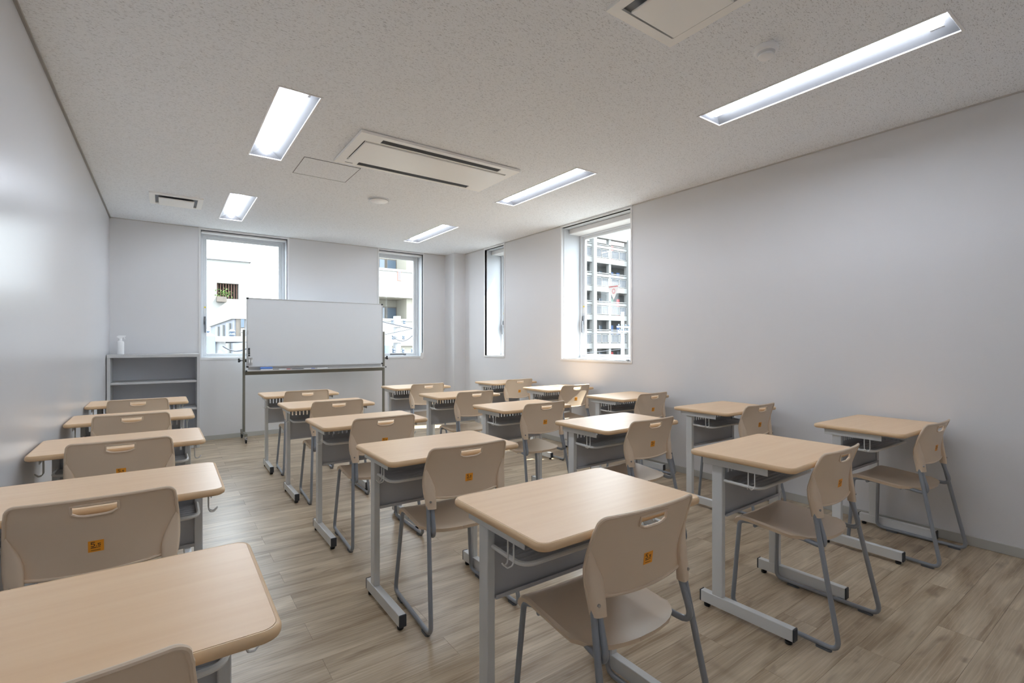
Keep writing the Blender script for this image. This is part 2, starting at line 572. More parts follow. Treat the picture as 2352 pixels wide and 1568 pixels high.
# ------------------------------------------------------------------ windows
def window(name, wall, a0, a1, z0, z1, depth, stile, handle_at, inner=None):
    """wall 'front': a = x, normal -y ; wall 'right': a = y, normal -x. depth = where the frame begins"""
    root = empty(name, ((a0 + a1) / 2, YF, z0) if wall == 'front' else (XR, (a0 + a1) / 2, z0))
    inv = Vector(root.location)
    face = YF if wall == 'front' else XR
    def B(m, p0, p1, d0, d1, h0, h1, r=0.0):
        # d measured outwards from the room face of the wall
        if wall == 'front': q = (p0 - inv.x, p1 - inv.x, face + d0 - inv.y, face + d1 - inv.y, h0 - inv.z, h1 - inv.z)
        else: q = (face + d0 - inv.x, face + d1 - inv.x, p0 - inv.y, p1 - inv.y, h0 - inv.z, h1 - inv.z)
        return m.bbox(*q, r) if r else m.box(*q)
    T = 0.021
    m = MB()
    B(m, a0 - T, a0, -0.008, 0.03, z0 - T, z1 + T, 0.001); B(m, a1, a1 + T, -0.008, 0.03, z0 - T, z1 + T, 0.001)
    B(m, a0, a1, -0.008, 0.03, z1, z1 + T, 0.001); B(m, a0, a1, -0.010, 0.03, z0 - T, z0, 0.001)
    m.build('casing', 'trim_white', root)
    m = MB(); B(m, a0, a1, 0.03, depth, z0, z0 + 0.006); m.build('sill', 'trim_white', root)
    m = MB(); B(m, a0, a0 + 0.004, 0.03, depth, z0 + 0.006, z1); B(m, a1 - 0.004, a1, 0.03, depth, z0 + 0.006, z1)
    B(m, a0 + .004, a1 - .004, 0.03, depth, z1 - 0.004, z1)
    m.build('reveal_lining', 'reveal', root)
    # roller blind box at the head
    if wall == 'right':
        m = MB(); B(m, a0 + 0.006, a1 - 0.006, 0.11, depth - 0.005, z1 - 0.062, z1 - 0.006, 0.004); m.build('blind_box', 'trim_white', root)
    else:
        m = MB(); B(m, a0 + 0.006, a1 - 0.006, 0.02, depth - .06, z1 - 0.026, z1 - 0.006, 0.003); m.build('blind_box', 'trim_white', root)
    # outer frame and sash
    e = 0.004
    f1, f2 = (0.03, 0.04) if wall == 'front' else (0.03, 0.035)
    zt = z1 - (0.035 if wall == 'front' else 0.075)
    m = MB()
    B(m, a0 + e, a0 + e + f1, depth, depth + 0.07, z0 + 0.006, zt + .03, 0.002); B(m, a1 - e - f1, a1 - e, depth, depth + 0.07, z0 + 0.006, zt + .03, 0.002)
    B(m, a0 + e + f1, a1 - e - f1, depth, depth + 0.07, zt - f1 + .03, zt + .03, 0.002); B(m, a0 + e + f1, a1 - e - f1, depth, depth + 0.07, z0 + 0.006, z0 + 0.006 + 0.018, 0.002)
    if zt + .03 < z1 - .005: B(m, a0 + e, a1 - e, depth + .005, depth + .06, zt + .03, z1 - .004)
    m.build('frame', 'alu', root)
    s0, s1, t0, t1 = a0 + e + f1, a1 - e - f1, z0 + 0.024, zt - f1 + .03
    m = MB()
    B(m, s0, s0 + stile, depth + 0.02, depth + 0.055, t0, t1, 0.003); B(m, s1 - stile, s1, depth + 0.02, depth + 0.055, t0, t1, 0.003)
    B(m, s0 + stile, s1 - stile, depth + 0.02, depth + 0.055, t1 - f2, t1, 0.003); B(m, s0 + stile, s1 - stile, depth + 0.02, depth + 0.055, t0, t0 + 0.028, 0.003)
    m.build('sash', 'alu', root)
    m = MB(); B(m, s0 + stile - 0.004, s1 - stile + 0.004, depth + 0.036, depth + 0.042, t0 + 0.022, t1 - f2 + 0.004)
    g = m.build('glass_pane', 'glass', root)
    # lever handle with a small yellow label above it
    ha = (s0 + stile * 0.5) if handle_at == 'low' else (s1 - stile * 0.5)
    m = MB(); B(m, ha - 0.010, ha + 0.010, depth + 0.004, depth + 0.02, 1.40, 1.50, 0.003)
    B(m, ha - 0.006, ha + 0.008, depth - 0.016, depth + 0.006, 1.30, 1.44, 0.003)
    m.build('handle', 'alu_dark', root)
    m = MB(); B(m, ha - 0.009, ha + 0.009, depth + 0.018, depth + 0.0195, 1.535, 1.60); m.build('label_plate', 'trim_white', root)
    m = MB(); B(m, ha - 0.009, ha + 0.009, depth + 0.017, depth + 0.0195, 1.605, 1.622); m.build('yellow_label', 'yellow', root)
    # stay at the foot of the sash
    if wall == 'front':
        m = MB(); B(m, s1 - 0.42, s1 - 0.20, depth + 0.004, depth + 0.02, t0 - 0.002, t0 + 0.022, 0.003); B(m, s1 - 0.21, s1 - 0.17, depth - 0.004, depth + 0.02, t0 - 0.006, t0 + 0.016, 0.002)
        m.build('stay', 'alu_dark', root)
    tag(root, kind='structure')
    return root
window('window_1', 'front', *W1, 0.165, 0.038, 'low')
window('window_2', 'front', *W2, 0.165, 0.038, 'low')
window('window_3', 'right', *W3, 0.285, 0.032, 'high')
window('window_4', 'right', *W4, 0.285, 0.036, 'high')

# ------------------------------------------------------------------ outside: ground and buildings
GZ = -7.0
tag(MB().box(-60, 120, -60, 120, GZ - 0.3, GZ).build('ground', 'asphalt'), kind='structure')

# the white apartment block with open galleries seen through the right-hand window
Y0 = 35.0
apt = empty('apartment_building', (0, 0, 0))
pa = lambda u, v: ray_at(u, v, Y0)
xa = [pa(u, 700).x for u in (1284.5, 1324, 1363.5, 1401, 1442.5, 1480, 1521)]
big = {0, 2, 4, 6}
z_roof = pa(1382, 541).z
PITCH = pa(1382, 700).z - pa(1382, 765.3).z
z_floor0 = pa(1382, 598).z + 0.0          # underside line of the top gallery parapet slab
m = MB()
for i, x in enumerate(xa):
    hw = 0.22 if i in big else 0.16
    m = MB().box(x - hw, x + hw, Y0 - (0.25 if i in big else 0.0), Y0 + 0.35, GZ, z_roof)
    m.build('column', 'apt_white', apt)
nfl = 7
for k in range(nfl):
    zf = z_floor0 - k * PITCH
    MB().box(xa[0] - 2, xa[-1] + 2, Y0 - 0.05, Y0 + 1.9, zf - 0.28, zf + 0.25).build('gallery_slab', 'apt_white', apt)
    MB().box(xa[0] - 2, xa[-1] + 2, Y0 - 0.02, Y0 + 0.12, zf + 1.24, zf + 1.50).box(xa[0] - 2, xa[-1] + 2, Y0, Y0 + 0.1, zf + 1.58, zf + 1.66).build('parapet_beam', 'apt_white', apt)
    for i in range(len(xa) - 1):
        a, b = xa[i] + 0.25, xa[i + 1] - 0.25
        pn = MB().box(a, b, Y0 + 0.05, Y0 + 0.08, zf + 0.33, zf + 1.12).build('railing_panel', 'rail_panel', apt)
        r = MB()
        for zz in (zf + 0.30, zf + 1.12): r.box(a, b, Y0 + 0.0, Y0 + 0.05, zz, zz + 0.06)
        for q in (0, 0.5, 1.0): r.box(a + (b - a) * q - 0.04, a + (b - a) * q + 0.04, Y0, Y0 + 0.05, zf + 0.3, zf + 1.18)
        for q in range(1, 12): r.box(a + (b - a) * q / 12 - 0.012, a + (b - a) * q / 12 + 0.012, Y0 + 0.02, Y0 + 0.05, zf + 0.3, zf + 1.15)
        r.build('rail', 'apt_white', pn)
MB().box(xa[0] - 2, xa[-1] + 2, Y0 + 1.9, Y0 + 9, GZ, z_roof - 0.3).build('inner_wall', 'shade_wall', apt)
MB().box(xa[0] - 2, xa[-1] + 2, Y0 - 0.1, Y0 + 0.5, z_roof - 0.25, z_roof).box(xa[0] - 2, xa[-1] + 2, Y0 + 1.7, Y0 + 9, z_roof - 0.3, z_roof + 0.1).build('roof_beam', 'apt_white', apt)
dc = ['door_red', 'door_green', 'door_blue', 'door_red', 'door_blue', 'door_green', 'door_blue']
dl = ['door_blue', 'rail_panel', 'door_green', 'door_blue', 'rail_panel', 'door_blue', 'door_red']
for k in range(nfl):
    zf = z_floor0 - k * PITCH + 0.25
    for i in range(len(xa) - 1):
        a, b = xa[i], xa[i + 1]
        if i % 2 == 1:
            MB().box(b - 1.15, b - 0.3, Y0 + 1.82, Y0 + 1.9, zf, zf + 1.95).build('entry_door', dc[(k + i) % 7], apt)
            wv_ = MB().box(a + 0.3, a + 0.75, Y0 + 1.84, Y0 + 1.9, zf + 1.1, zf + 1.9).build('entry_window', 'ext_glass', apt)
        else:
            MB().box(a + 0.25, a + 0.7, Y0 + 1.82, Y0 + 1.9, zf, zf + 1.95).build('entry_door', dl[(k + i) % 7], apt)
            MB().box(b - 1.0, b - 0.25, Y0 + 1.84, Y0 + 1.9, zf + 1.0, zf + 2.0).build('entry_window', 'ext_glass', apt)
tag(apt, 'white multi-storey apartment block with open galleries seen through the right wall window', 'building')

# tall plain white building seen through the window beside the shelf unit
Y1 = 22.0
bA = empty('white_building', (0, 0, 0))
p0, p1 = ray_at(440, 591, Y1), ray_at(573, 603, Y1)
zr = (p0.z + p1.z) / 2
xr_ = p1.x
wa, wb = ray_at(498, 649, Y1), ray_at(548, 687, Y1)
hole = (wa.x, wb.x, wb.z, wa.z)
m = grid_plate(MB(), -9, xr_, GZ, zr, Y1, Y1 + 0.4, [hole], lambda x, y, z: (x, z, y))
weld(m.build('wall', 'concrete_white', bA))
MB().box(-9, xr_, Y1 + 2.2, Y1 + 9, GZ, zr).box(xr_ - 0.3, xr_, Y1 + 0.4, Y1 + 2.2, GZ, zr).box(-9, xr_ - .3, Y1 + .4, Y1 + 2.2, zr - .3, zr).build('inner_wall', 'cream', bA)
MB().box(-9.1, xr_ + 0.06, Y1 - 0.08, Y1 + 9, zr, zr + 0.07).build('coping', 'concrete_grey', bA)
for i in range(8):
    x = hole[0] + (hole[1] - hole[0]) * (i + 0.5) / 8
    MB().box(x - 0.016, x + 0.016, Y1 + 0.16, Y1 + 0.2, hole[2], hole[3]).build('window_bar', 'brown_bar', bA)
MB().box(hole[0] - .02, hole[0] + 0.30, Y1 - 0.35, Y1 - 0.02, hole[2] - 0.15, hole[2] + 0.05).build('planter', 'ext_frame', bA)
m = MB()
for i in range(110):
    cx = hole[0] + random.gauss(0.2, 0.13); cz = hole[2] + abs(random.gauss(0.16, 0.10)); cy = Y1 - 0.2 + random.gauss(0, 0.08)
    d = Vector((random.gauss(0, 1), random.gauss(0, 1), random.gauss(0.3, 1))).normalized() * 0.06
    e2 = d.cross(Vector((random.random(), random.random(), 1))).normalized() * 0.025
    P = Vector((cx, cy, cz))
    m.add([P, P + d * .5 + e2, P + d, P + d * .5 - e2], [(0, 1, 2, 3)])
lf = m.build('foliage', 'leaf', bA); lf['kind'] = 'stuff'
tag(bA, 'tall plain white building with barred window seen beyond the left front window', 'building')
# two roof aerials
for nm, u, hgt, lb in (('roof_antenna', 549, 1.95, 'taller stick aerial at the left on the white roof'), ('roof_antenna', 561, 1.75, 'aerial at the right end of the white roof')):
    b = ray_at(u, 602, Y1 + 0.5)
    m = MB().tube([(b.x, Y1 + 0.5, zr + .05), (b.x, Y1 + 0.5, zr + hgt)], 0.018, 6)
    a_ = empty(nm, (0, 0, 0)); m.build('mast', 'ext_frame', a_)
    for q, (dz, ln) in enumerate(((0.45, 0.42), (0.05, 0.6))):
        z = zr + hgt - dz
        m = MB().tube([(b.x - ln / 2, Y1 + 0.3, z + .06), (b.x + ln / 2, Y1 + 0.7, z - .03)], 0.01, 5)
        for t in range(6):
            xx = b.x - ln / 2 + ln * t / 5
            m.tube([(xx, Y1 + 0.5, z - 0.12), (xx, Y1 + 0.5, z + 0.14)], 0.006, 4)
        m.build('element_bar', 'ext_frame', a_)
    tag(a_, lb, 'antenna', 'aerials on the white roof')

# lower grey house with its corner toward the room
Y2 = 12.0
bB = empty('grey_house', (0, 0, 0))
cc = ray_at(538, 687, Y2)
X2, Z2 = cc.x, cc.z
MB().box(X2, X2 + 0.95, Y2, Y2 + 6.6, GZ, Z2).build('wall', 'concrete_grey', bB)
MB().box(X2 - 0.05, X2 + 1.0, Y2 - 0.05, Y2 + 6.65, Z2 - 0.42, Z2).build('parapet', 'concrete_white', bB)
q0, q1 = ray_at(532, 728, Y2), ray_at(563, 775, Y2)
wn = MB().box(q0.x + .08, q1.x, Y2 - 0.03, Y2, q1.z, q0.z).build('window', 'ext_frame', bB)
MB().box(q0.x + 0.17, q1.x - 0.02, Y2 - 0.045, Y2 - 0.03, (q0.z + q1.z) / 2, q0.z - 0.03).build('pane', 'ext_glass', wn)
MB().box(q0.x + 0.17, q1.x - 0.02, Y2 - 0.045, Y2 - 0.03, q1.z + .03, (q0.z + q1.z) / 2 - 0.02).build('pane', 'concrete_white', wn)
for yy in (0.45, 1.9, 3.3):
    MB().tube([(X2 - 0.06, Y2 + yy, GZ), (X2 - 0.06, Y2 + yy, Z2 - 0.5)], 0.045, 8).build('downpipe', 'concrete_white', bB)
MB().box(X2 - 0.03, X2, Y2 + 0.9, Y2 + 1.3, Z2 - 1.4, Z2 - 0.95).build('side_window', 'ext_frame', bB)
MB().box(X2 - 0.03, X2, Y2 + 4.4, Y2 + 4.9, Z2 - 1.7, Z2 - 0.9).build('side_window', 'ext_frame', bB)
tag(bB, 'low pale grey house whose corner shows left of the whiteboard', 'building')

# apartment house with solid white balconies seen through the second front window
Y3 = 20.0
bM = empty('balcony_house', (0, 0, 0))
pb = lambda u, v: ray_at(u, v, Y3)
xl_, xr3 = pb(800, 700).x, pb(1010, 700).x
ztop = pb(910, 575).z
MB().box(xl_, xr3, Y3 + 1.3, Y3 + 8, GZ, ztop + 2.5).build('wall', 'cream', bM)
xs_ = pb(936, 700).x
MB().box(xs_, xr3, Y3 + 0.1, Y3 + 1.3, GZ, ztop + 2.5).build('side_wing', 'cream', bM)
for i, (t, b_) in enumerate(((618.5, 683), (732, 806))):
    zt_, zb_ = pb(905, t).z, pb(905, b_).z
    MB().box(xl_, xr3, Y3 - 0.12, Y3 + 0.02, zb_, zt_ - 0.10).build('balcony_front', 'concrete_white', bM)
    MB().box(xl_, xr3, Y3 - 0.16, Y3 + 0.06, zt_ - 0.10, zt_).build('balcony_coping', 'concrete_white', bM)
    MB().box(xl_, xr3, Y3 + 0.02, Y3 + 1.3, zb_ - .02, zb_ + 0.14).build('balcony_slab', 'cream', bM)
g0, g1 = pb(909.5, 622), pb(919.5, 646)
gr = MB().box(g0.x, g1.x, Y3 - 0.14, Y3 - 0.12, g1.z, g0.z).build('grille', 'brick_red', bM)
m = MB()
for i in range(7):
    for j in range(3):
        x = g0.x + 0.03 + (g1.x - g0.x - 0.06) * (j + 0.5) / 3; z = g1.z + 0.03 + (g0.z - g1.z - 0.06) * (i + 0.5) / 7
        m.box(x - 0.018, x + 0.018, Y3 - 0.155, Y3 - 0.14, z - 0.02, z + 0.02)
m.build('grille_block', 'concrete_grey', gr)
for i, (t, b_) in enumerate(((596, 620), (705, 733))):
    zt_, zb_ = ray_at(900, t, Y3 + 1.3).z, ray_at(900, b_, Y3 + 1.3).z - 0.6
    for (u0, u1) in ((868, 884), (886, 910)):
        x0, x1 = ray_at(u0, t, Y3 + 1.3).x, ray_at(u1, t, Y3 + 1.3).x
        wn = MB().box(x0, x1, Y3 + 1.24, Y3 + 1.3, zb_, zt_).build('window', 'ext_frame', bM)
        MB().box(x0 + 0.05, x1 - 0.05, Y3 + 1.22, Y3 + 1.24, zb_ + .05, zt_ - 0.05).build('pane', 'ext_glass', wn)
tag(bM, 'cream apartment house with solid white balconies behind the second front window', 'building')

# low white house below it
bL = empty('low_white_house', (0, 0, 0))
q = ray_at(905, 742, 17.0)
MB().box(q.x - 2.2, q.x + 1.6, 17.0, 19.4, GZ, ray_at(905, 794, 17).z).build('wall', 'cream', bL)
MB().box(q.x - 2.3, q.x + 1.7, 16.9, 19.4, ray_at(905, 794, 17).z, ray_at(905, 768, 17).z).build('roof', 'concrete_white', bL)
tag(bL, 'low white roofed house below the balconies behind the second front window', 'building')

def power_pole(u, v_top, Y, label, arms, trafo=None, flip=1, r0=0.11):
    t = ray_at(u, v_top, Y)
    e_ = empty('utility_pole', (t.x, Y, GZ))
    zt = t.z - GZ
    m = MB().lathe([(r0 * 1.5, 0), (r0, zt)], (0, 0, 0), seg=12)
    m.build('pole', 'pole', e_)
    for dz, ln in arms:
        am = MB().box(-ln / 2, ln / 2, -0.15, -0.08, zt - dz - 0.05, zt - dz + 0.05).build('cross_arm', 'pole', e_)
        for k in range(4):
            x = -ln / 2 + ln * (k + 0.5) / 4
            MB().lathe([(0.03, 0), (0.055, 0.03), (0.03, 0.06), (0.055, 0.09), (0.03, 0.13)], (x, -0.115, zt - dz + 0.05), seg=8).build('insulator', 'trafo', am)
    if trafo:
        dz, sx = trafo
        MB().lathe([(0.20, 0), (0.24, 0.03), (0.24, 0.62), (0.20, 0.66), (0.06, 0.70)], (sx, -0.1, zt - dz), seg=16).build('transformer', 'trafo', e_)
    tag(e_, label, 'utility pole', 'utility poles outside')
    return e_
power_pole(912, 726, 14.0, 'utility pole with cross arms in front of the balcony house', [(0.28, 1.5), (0.75, 1.3), (1.15, 1.2)], (1.5, -.45))
power_pole(503, 772, 10.5, 'utility pole with grey transformer below the left front window', [(0.05, 1.6)], (0.62, -0.30))
power_pole(1430, 716, 22.0, 'slim utility pole standing before the apartment block galleries', [(1.0, 1.3), (1.3, 1.1)], None)

def wire(name, a, b, sag, r, label, material='cable'):
    A, B_ = ray_at(*a), ray_at(*b)
    pts = []
    for i in range(15):
        t = i / 14
        p = A.lerp(B_, t); p.z -= sag * 4 * t * (1 - t)
        pts.append(p)
    tag(MB().tube(pts, r, 5).build(name, material), label, 'cable', 'overhead cables outside')
wire('overhead_cable', (430, 766, 10.4), (600, 772, 10.6), 0.10, 0.014, 'upper dark cable crossing the left front window')
wire('overhead_cable', (430, 779, 10.4), (600, 778, 10.6), 0.05, 0.028, 'thick bundled cable crossing low in the left front window')
wire('overhead_cable', (512, 795, 10.3), (600, 770, 10.6), 0.18, 0.013, 'slack cable loop near the whiteboard post outside')
wire('overhead_cable', (850, 730, 13.5), (960, 756, 13.2), 0.02, 0.02, 'cable slanting down to the right behind second front window')
wire('overhead_cable', (885, 768, 13.5), (960, 752, 13.0), 0.0, 0.008, 'thin cable rising to the right behind second front window')
wire('overhead_cable', (900, 770, 13.5), (965, 745, 13.0), 0.30, 0.011, 'sagging cable loop behind the second front window')
wire('overhead_cable', (909, 772, 13.85), (985, 792, 13.2), 0.12, 0.016, 'lowest white cable behind the second front window', 'pole')
wire('overhead_cable', (1320, 766, 22), (1500, 757, 22), 0.05, 0.018, 'cable crossing in front of the apartment block')
wire('overhead_cable', (1320, 812, 22), (1500, 792, 22), 0.05, 0.018, 'lower cable crossing in front of the apartment block')

# ------------------------------------------------------------------ desk
def make_desk():
    t = empty('school_desk')
    ZT, TH = 0.700, 0.022
    # table top: laminate sheet with a rounded resin edge all round
    x, y = 0.325, 0.225
    m = MB().prism(rrect(-x + 0.009, x - 0.009, -y + 0.009, y - 0.009, 0.026), ZT - 0.018, ZT)
    m.build('table_top', 'laminate', t)
    prof = [(0.0085, -0.0006), (0.005, 0.0), (0.002, -0.0025), (0.0, -0.008), (0.0, -0.014), (0.002, -0.019), (0.007, -0.022), (0.012, -0.022)]
    m = MB()
    loops = []
    for ins, dz in prof:
        loops.append([(a, b, ZT + dz) for a, b in rrect(-x + ins, x - ins, -y + ins, y - ins, max(0.035 - ins, 0.006), 8)])
    n = len(loops[0]); vs = [p for l in loops for p in l]; fs = []
    for i in range(len(loops) - 1):
        for k in range(n):
            fs.append((i * n + k, i * n + (k + 1) % n, (i + 1) * n + (k + 1) % n, (i + 1) * n + k))
    m.add(vs, fs, True)
    m.build('edge_band', 'edge_wood', t)
    MB().prism(rrect(-x + 0.0115, x - 0.0115, -y + 0.0115, y - 0.0115, 0.023), ZT - 0.0219, ZT - 0.0185).build('underside_sheet', 'panel_grey', t)
    for s in (-1, 1):
        # angle bracket under the top
        xo = s * 0.292
        m = MB()
        m.bbox(min(xo, xo - s * .003), max(xo, xo - s * .003), -0.112, 0.172, 0.644, 0.678, 0.001)
        m.bbox(min(xo, xo - s * .04), max(xo, xo - s * .04), -0.112, 0.172, 0.674, 0.678, 0.001)
        m.build('top_bracket', 'paint_grey', t)
        xc = s * 0.262
        MB().bbox(xc - 0.0135, xc + 0.0135, 0.090, 0.138, 0.066, 0.676, 0.003, 2).build('leg', 'paint_grey', t)
        ft = MB().bbox(xc - 0.0155, xc + 0.0155, -0.199, 0.191, 0.019, 0.068, 0.0025, 2).build('foot', 'paint_grey', t)
        MB().bbox(xc - 0.0162, xc + 0.0162, -0.205, -0.1985, 0.018, 0.069, 0.0025).build('end_cap', 'dark_cap', ft)
        MB().bbox(xc - 0.0162, xc + 0.0162, 0.1905, 0.197, 0.018, 0.069, 0.0025).build('end_cap', 'dark_cap', ft)
        for yy in (-0.178, 0.168):
            MB().lathe([(0.011, 0.0), (0.0135, 0.003), (0.0135, 0.012), (0.007, 0.013), (0.007, 0.020)], (xc, yy, 0), seg=14).build('adjuster', 'black', ft)
        # wire bag hook
        xh = s * 0.286
        p = [(xh, -0.030, 0.655), (xh, -0.030, 0.592), (xh + s * 0.004, -0.032, 0.582), (xh + s * 0.016, -0.036, 0.578), (xh + s * 0.026, -0.040, 0.588),
             (xh + s * 0.028, -0.0435, 0.592), (xh + s * 0.026, -0.047, 0.588), (xh + s * 0.016, -0.051, 0.578), (xh + s * 0.004, -0.055, 0.582), (xh, -0.057, 0.592), (xh, -0.057, 0.655)]
        MB().tube(fillet(p, 0.006, 3), 0.0023, 6).build('bag_hook', 'wire_white', t)
    # modesty panel with a row of slots along its upper edge and a lip along the lower edge
    m = MB().box(-0.249, 0.249, 0.101, 0.104, 0.424, 0.604)
    m.box(-0.249, 0.249, 0.101, 0.104, 0.652, 0.677)
    ns = 18; pitch = 0.0272; sw = 0.0100
    xs = [-(ns - 1) / 2 * pitch + i * pitch for i in range(ns)]
    edges = [-0.249] + [v for a in xs for v in (a - sw / 2, a + sw / 2)] + [0.249]
    for a, b in zip(edges[0::2], edges[1::2]): m.box(a, b, 0.101, 0.104, 0.604, 0.652)
    m.box(-0.249, 0.249, 0.084, 0.104, 0.420, 0.424)
    m.box(-0.249, 0.249, 0.083, 0.085, 0.420, 0.432)
    m.build('modesty_panel', 'panel_grey', t)
    # book tray: tube rim and ribbed sheet
    rim = fillet([(-0.256, 0.092, 0.578), (-0.256, -0.062, 0.574), (0.256, -0.062, 0.574), (0.256, 0.092, 0.578)], 0.045, 6)
    MB().tube(rim, 0.0068, 8).build('tray_rim', 'wire_white', t)
    m = MB()
    N = 36
    vs = []; fs = []
    for i in range(N + 1):
        yy = -0.054 + 0.154 * i / N
        ph = (i / N * 6) % 1
        z = 0.570 + (0.005 if ph < 0.35 else 0.0)
        cut = 0.03 * max(0, 1 - (yy + 0.054) / 0.03) ** 2
        vs += [(-0.250 + cut, yy, z), (0.250 - cut, yy, z)]
    for i in range(N): fs.append((2 * i, 2 * i + 1, 2 * i + 3, 2 * i + 2))
    m.shell(vs, fs, (0, 0, -0.0015))
    m.build('tray_sheet', 'panel_grey', t)
    return t

# ------------------------------------------------------------------ chair
def lerp_tab(tab, z):
    if z <= tab[0][0]: return tab[0][1]
    for (a, va), (b, vb) in zip(tab[:-1], tab[1:]):
        if z <= b:
            t = (z - a) / (b - a)
            return va + (vb - va) * t
    return tab[-1][1]
def back_y(x, z):
    yc = lerp_tab([(0.49, -0.129), (0.55, -0.1335), (0.60, -0.139), (0.65, -0.1465), (0.70, -0.156), (0.745, -0.166)], z)
    e = lerp_tab([(0.49, 0.012), (0.52, 0.018), (0.56, 0.029), (0.60, 0.037), (0.66, 0.033), (0.745, 0.020)], z)
    return yc + e * (abs(x) / 0.19) ** 2.2
def back_w(z):
    return lerp_tab([(0.49, 0.186), (0.53, 0.191), (0.57, 0.195), (0.60, 0.1955), (0.64, 0.194), (0.69, 0.189), (0.74, 0.183)], z)
def make_chair():
    t = empty('school_chair')
    # --- backrest shell with hand hole
    us = [-1, -.95, -.88, -.78, -.66, -.54, -.42, -.33, -.27, -.20, -.13, -.065, 0, .065, .13, .20, .27, .33, .42, .54, .66, .78, .88, .95, 1]
    HX, TOP, CR = 0.052, 0.740, 0.020
    zrow = [0.5235, 0.535, 0.555, 0.58, 0.605, 0.63, 0.655, 0.672, 0.685, 0.692, 0.708, 0.7245, 0.7290, 0.7330, 0.7362, 0.7385, 0.7397, 0.7400]
    hb, ht = 9, 11
    nx = len(us); vs = []; idx = lambda r, c_: r * nx + c_
    def half_w(z):
        w_ = back_w(z)
        if z > TOP - CR: w_ = w_ - CR + math.sqrt(max(0.0, CR * CR - (z - TOP + CR) ** 2))
        return w_
    for r, z0 in enumerate(zrow):
        for u in us:
            z = z0
            hw = half_w(z0)
            if abs(u) <= 0.27: x = u / 0.27 * HX
            else: x = math.copysign(HX + (abs(u) - 0.27) / 0.73 * (hw - HX), u)
            # lower edge bows down, lower edge of the hole is curved
            if r == 0: z = 0.519 + 0.010 * min(1, (x / 0.15) ** 2)
            if r == hb: z = 0.6905 + 0.011 * min(1.0, (abs(x) / HX) ** 4)
            vs.append(Vector((x, back_y(x, z), z)))
    fs = []
    for r in range(len(zrow) - 1):
        for c_ in range(nx - 1):
            if hb <= r < ht and us[c_] >= -0.27 - 1e-6 and us[c_ + 1] <= 0.27 + 1e-6: continue
            fs.append((idx(r, c_), idx(r, c_ + 1), idx(r + 1, c_ + 1), idx(r + 1, c_)))
    m = MB().shell(vs, fs, (0, 0.0055, 0))
    # rolled rim along the outline and around the hand hole
    R = len(zrow) - 1
    outl = [vs[idx(0, c_)] for c_ in range(nx)] + [vs[idx(r, nx - 1)] for r in range(1, R + 1)] + [vs[idx(R, c_)] for c_ in range(nx - 2, -1, -1)] + [vs[idx(r, 0)] for r in range(R - 1, 0, -1)]
    m.tube([p + Vector((0, 0.001, 0)) for p in outl], 0.0052, 8, closed=True)
    hc = [i for i, u in enumerate(us) if abs(u) <= 0.27 + 1e-6]
    hol = [vs[idx(hb, i)] for i in hc] + [vs[idx(r, hc[-1])] for r in range(hb + 1, ht)] + [vs[idx(ht, i)] for i in reversed(hc)] + [vs[idx(r, hc[0])] for r in range(ht - 1, hb, -1)]
    m.tube([p + Vector((0, -0.0005, 0)) for p in hol], 0.0042, 6, closed=True)
    # sleeves that take the tube ends: thick at the foot, fading into the shell
    for s in (-1, 1):
        rings = []
        for k in range(11):
            q = k / 10
            z = 0.488 + 0.172 * q
            outer = back_w(z) + 0.0025
            inner = 0.1515 + 0.040 * max(0, (q - 0.45) / 0.55) ** 1.3
            depth = 0.0155 * (1 - max(0, (q - 0.40) / 0.60) ** 1.8) + 0.001
            xm = (outer + inner) / 2
            yb = back_y(xm, z) - 0.003 + 0.004 * q
            ring = []
            for a in range(14):
                an = 2 * math.pi * a / 14
                ca, sa = math.cos(an), math.sin(an)
                px = xm + (outer - inner) / 2 * math.copysign(abs(ca) ** 0.55, ca)
                py = yb + depth * math.copysign(abs(sa) ** 0.6, sa) + (px - xm) * 0.25
                ring.append((s * px, py, z))
            rings.append(ring)
        V = [p for rg in rings for p in rg]; F = []
        for i in range(10):
            for a in range(14):
                F.append((i * 14 + a, i * 14 + (a + 1) % 14, (i + 1) * 14 + (a + 1) % 14, (i + 1) * 14 + a))
        F += [tuple(range(14)), tuple(140 + a for a in range(14))]
        m.add(V, F, True)
    m.build('backrest', 'beige', t)
    for s in (-1, 1):
        MB().lathe([(0.0045, -0.0185), (0.0045, -0.0135)], (s * 0.178, -0.1185, 0.519), 'y', seg=12).build('screw', 'steel', t)
    # --- seat
    ys = [-0.138, -0.136, -0.13, -0.12, -0.105, -0.085, -0.06, -0.03, 0.0, 0.04, 0.08, 0.12, 0.155, 0.18, 0.196, 0.207, 0.214, 0.217]
    uu = [-1, -.96, -.88, -.7, -.45, -.2, 0, .2, .45, .7, .88, .96, 1]
    def seat_w(y):
        if y < -0.03:
            q = min(1, (-0.03 - y) / 0.1085)
            return 0.184 * max(0.0, 1 - q ** 2.3) ** (1 / 2.3)
        return 0.184 + (0.003 if y < .15 else 0.001)
    def seat_z(x, y):
        z = lerp_tab([(-0.14, 0.392), (-0.09, 0.388), (0.0, 0.391), (0.10, 0.400), (0.16, 0.404), (0.18, 0.4035), (0.196, 0.400), (0.207, 0.394), (0.214, 0.385), (0.217, 0.374)], y)
        return z + 0.006 * (abs(x) / 0.185) ** 3 - (0.007 if abs(x) > 0.182 else 0)
    vs = []; fs = []
    for y in ys:
        w_ = max(seat_w(y), 0.03)
        for u in uu: vs.append(Vector((u * w_, y, seat_z(u * w_, y))))
    n = len(uu)
    for r in range(len(ys) - 1):
        for c_ in range(n - 1): fs.append((r * n + c_, r * n + c_ + 1, (r + 1) * n + c_ + 1, (r + 1) * n + c_))
    offs = []
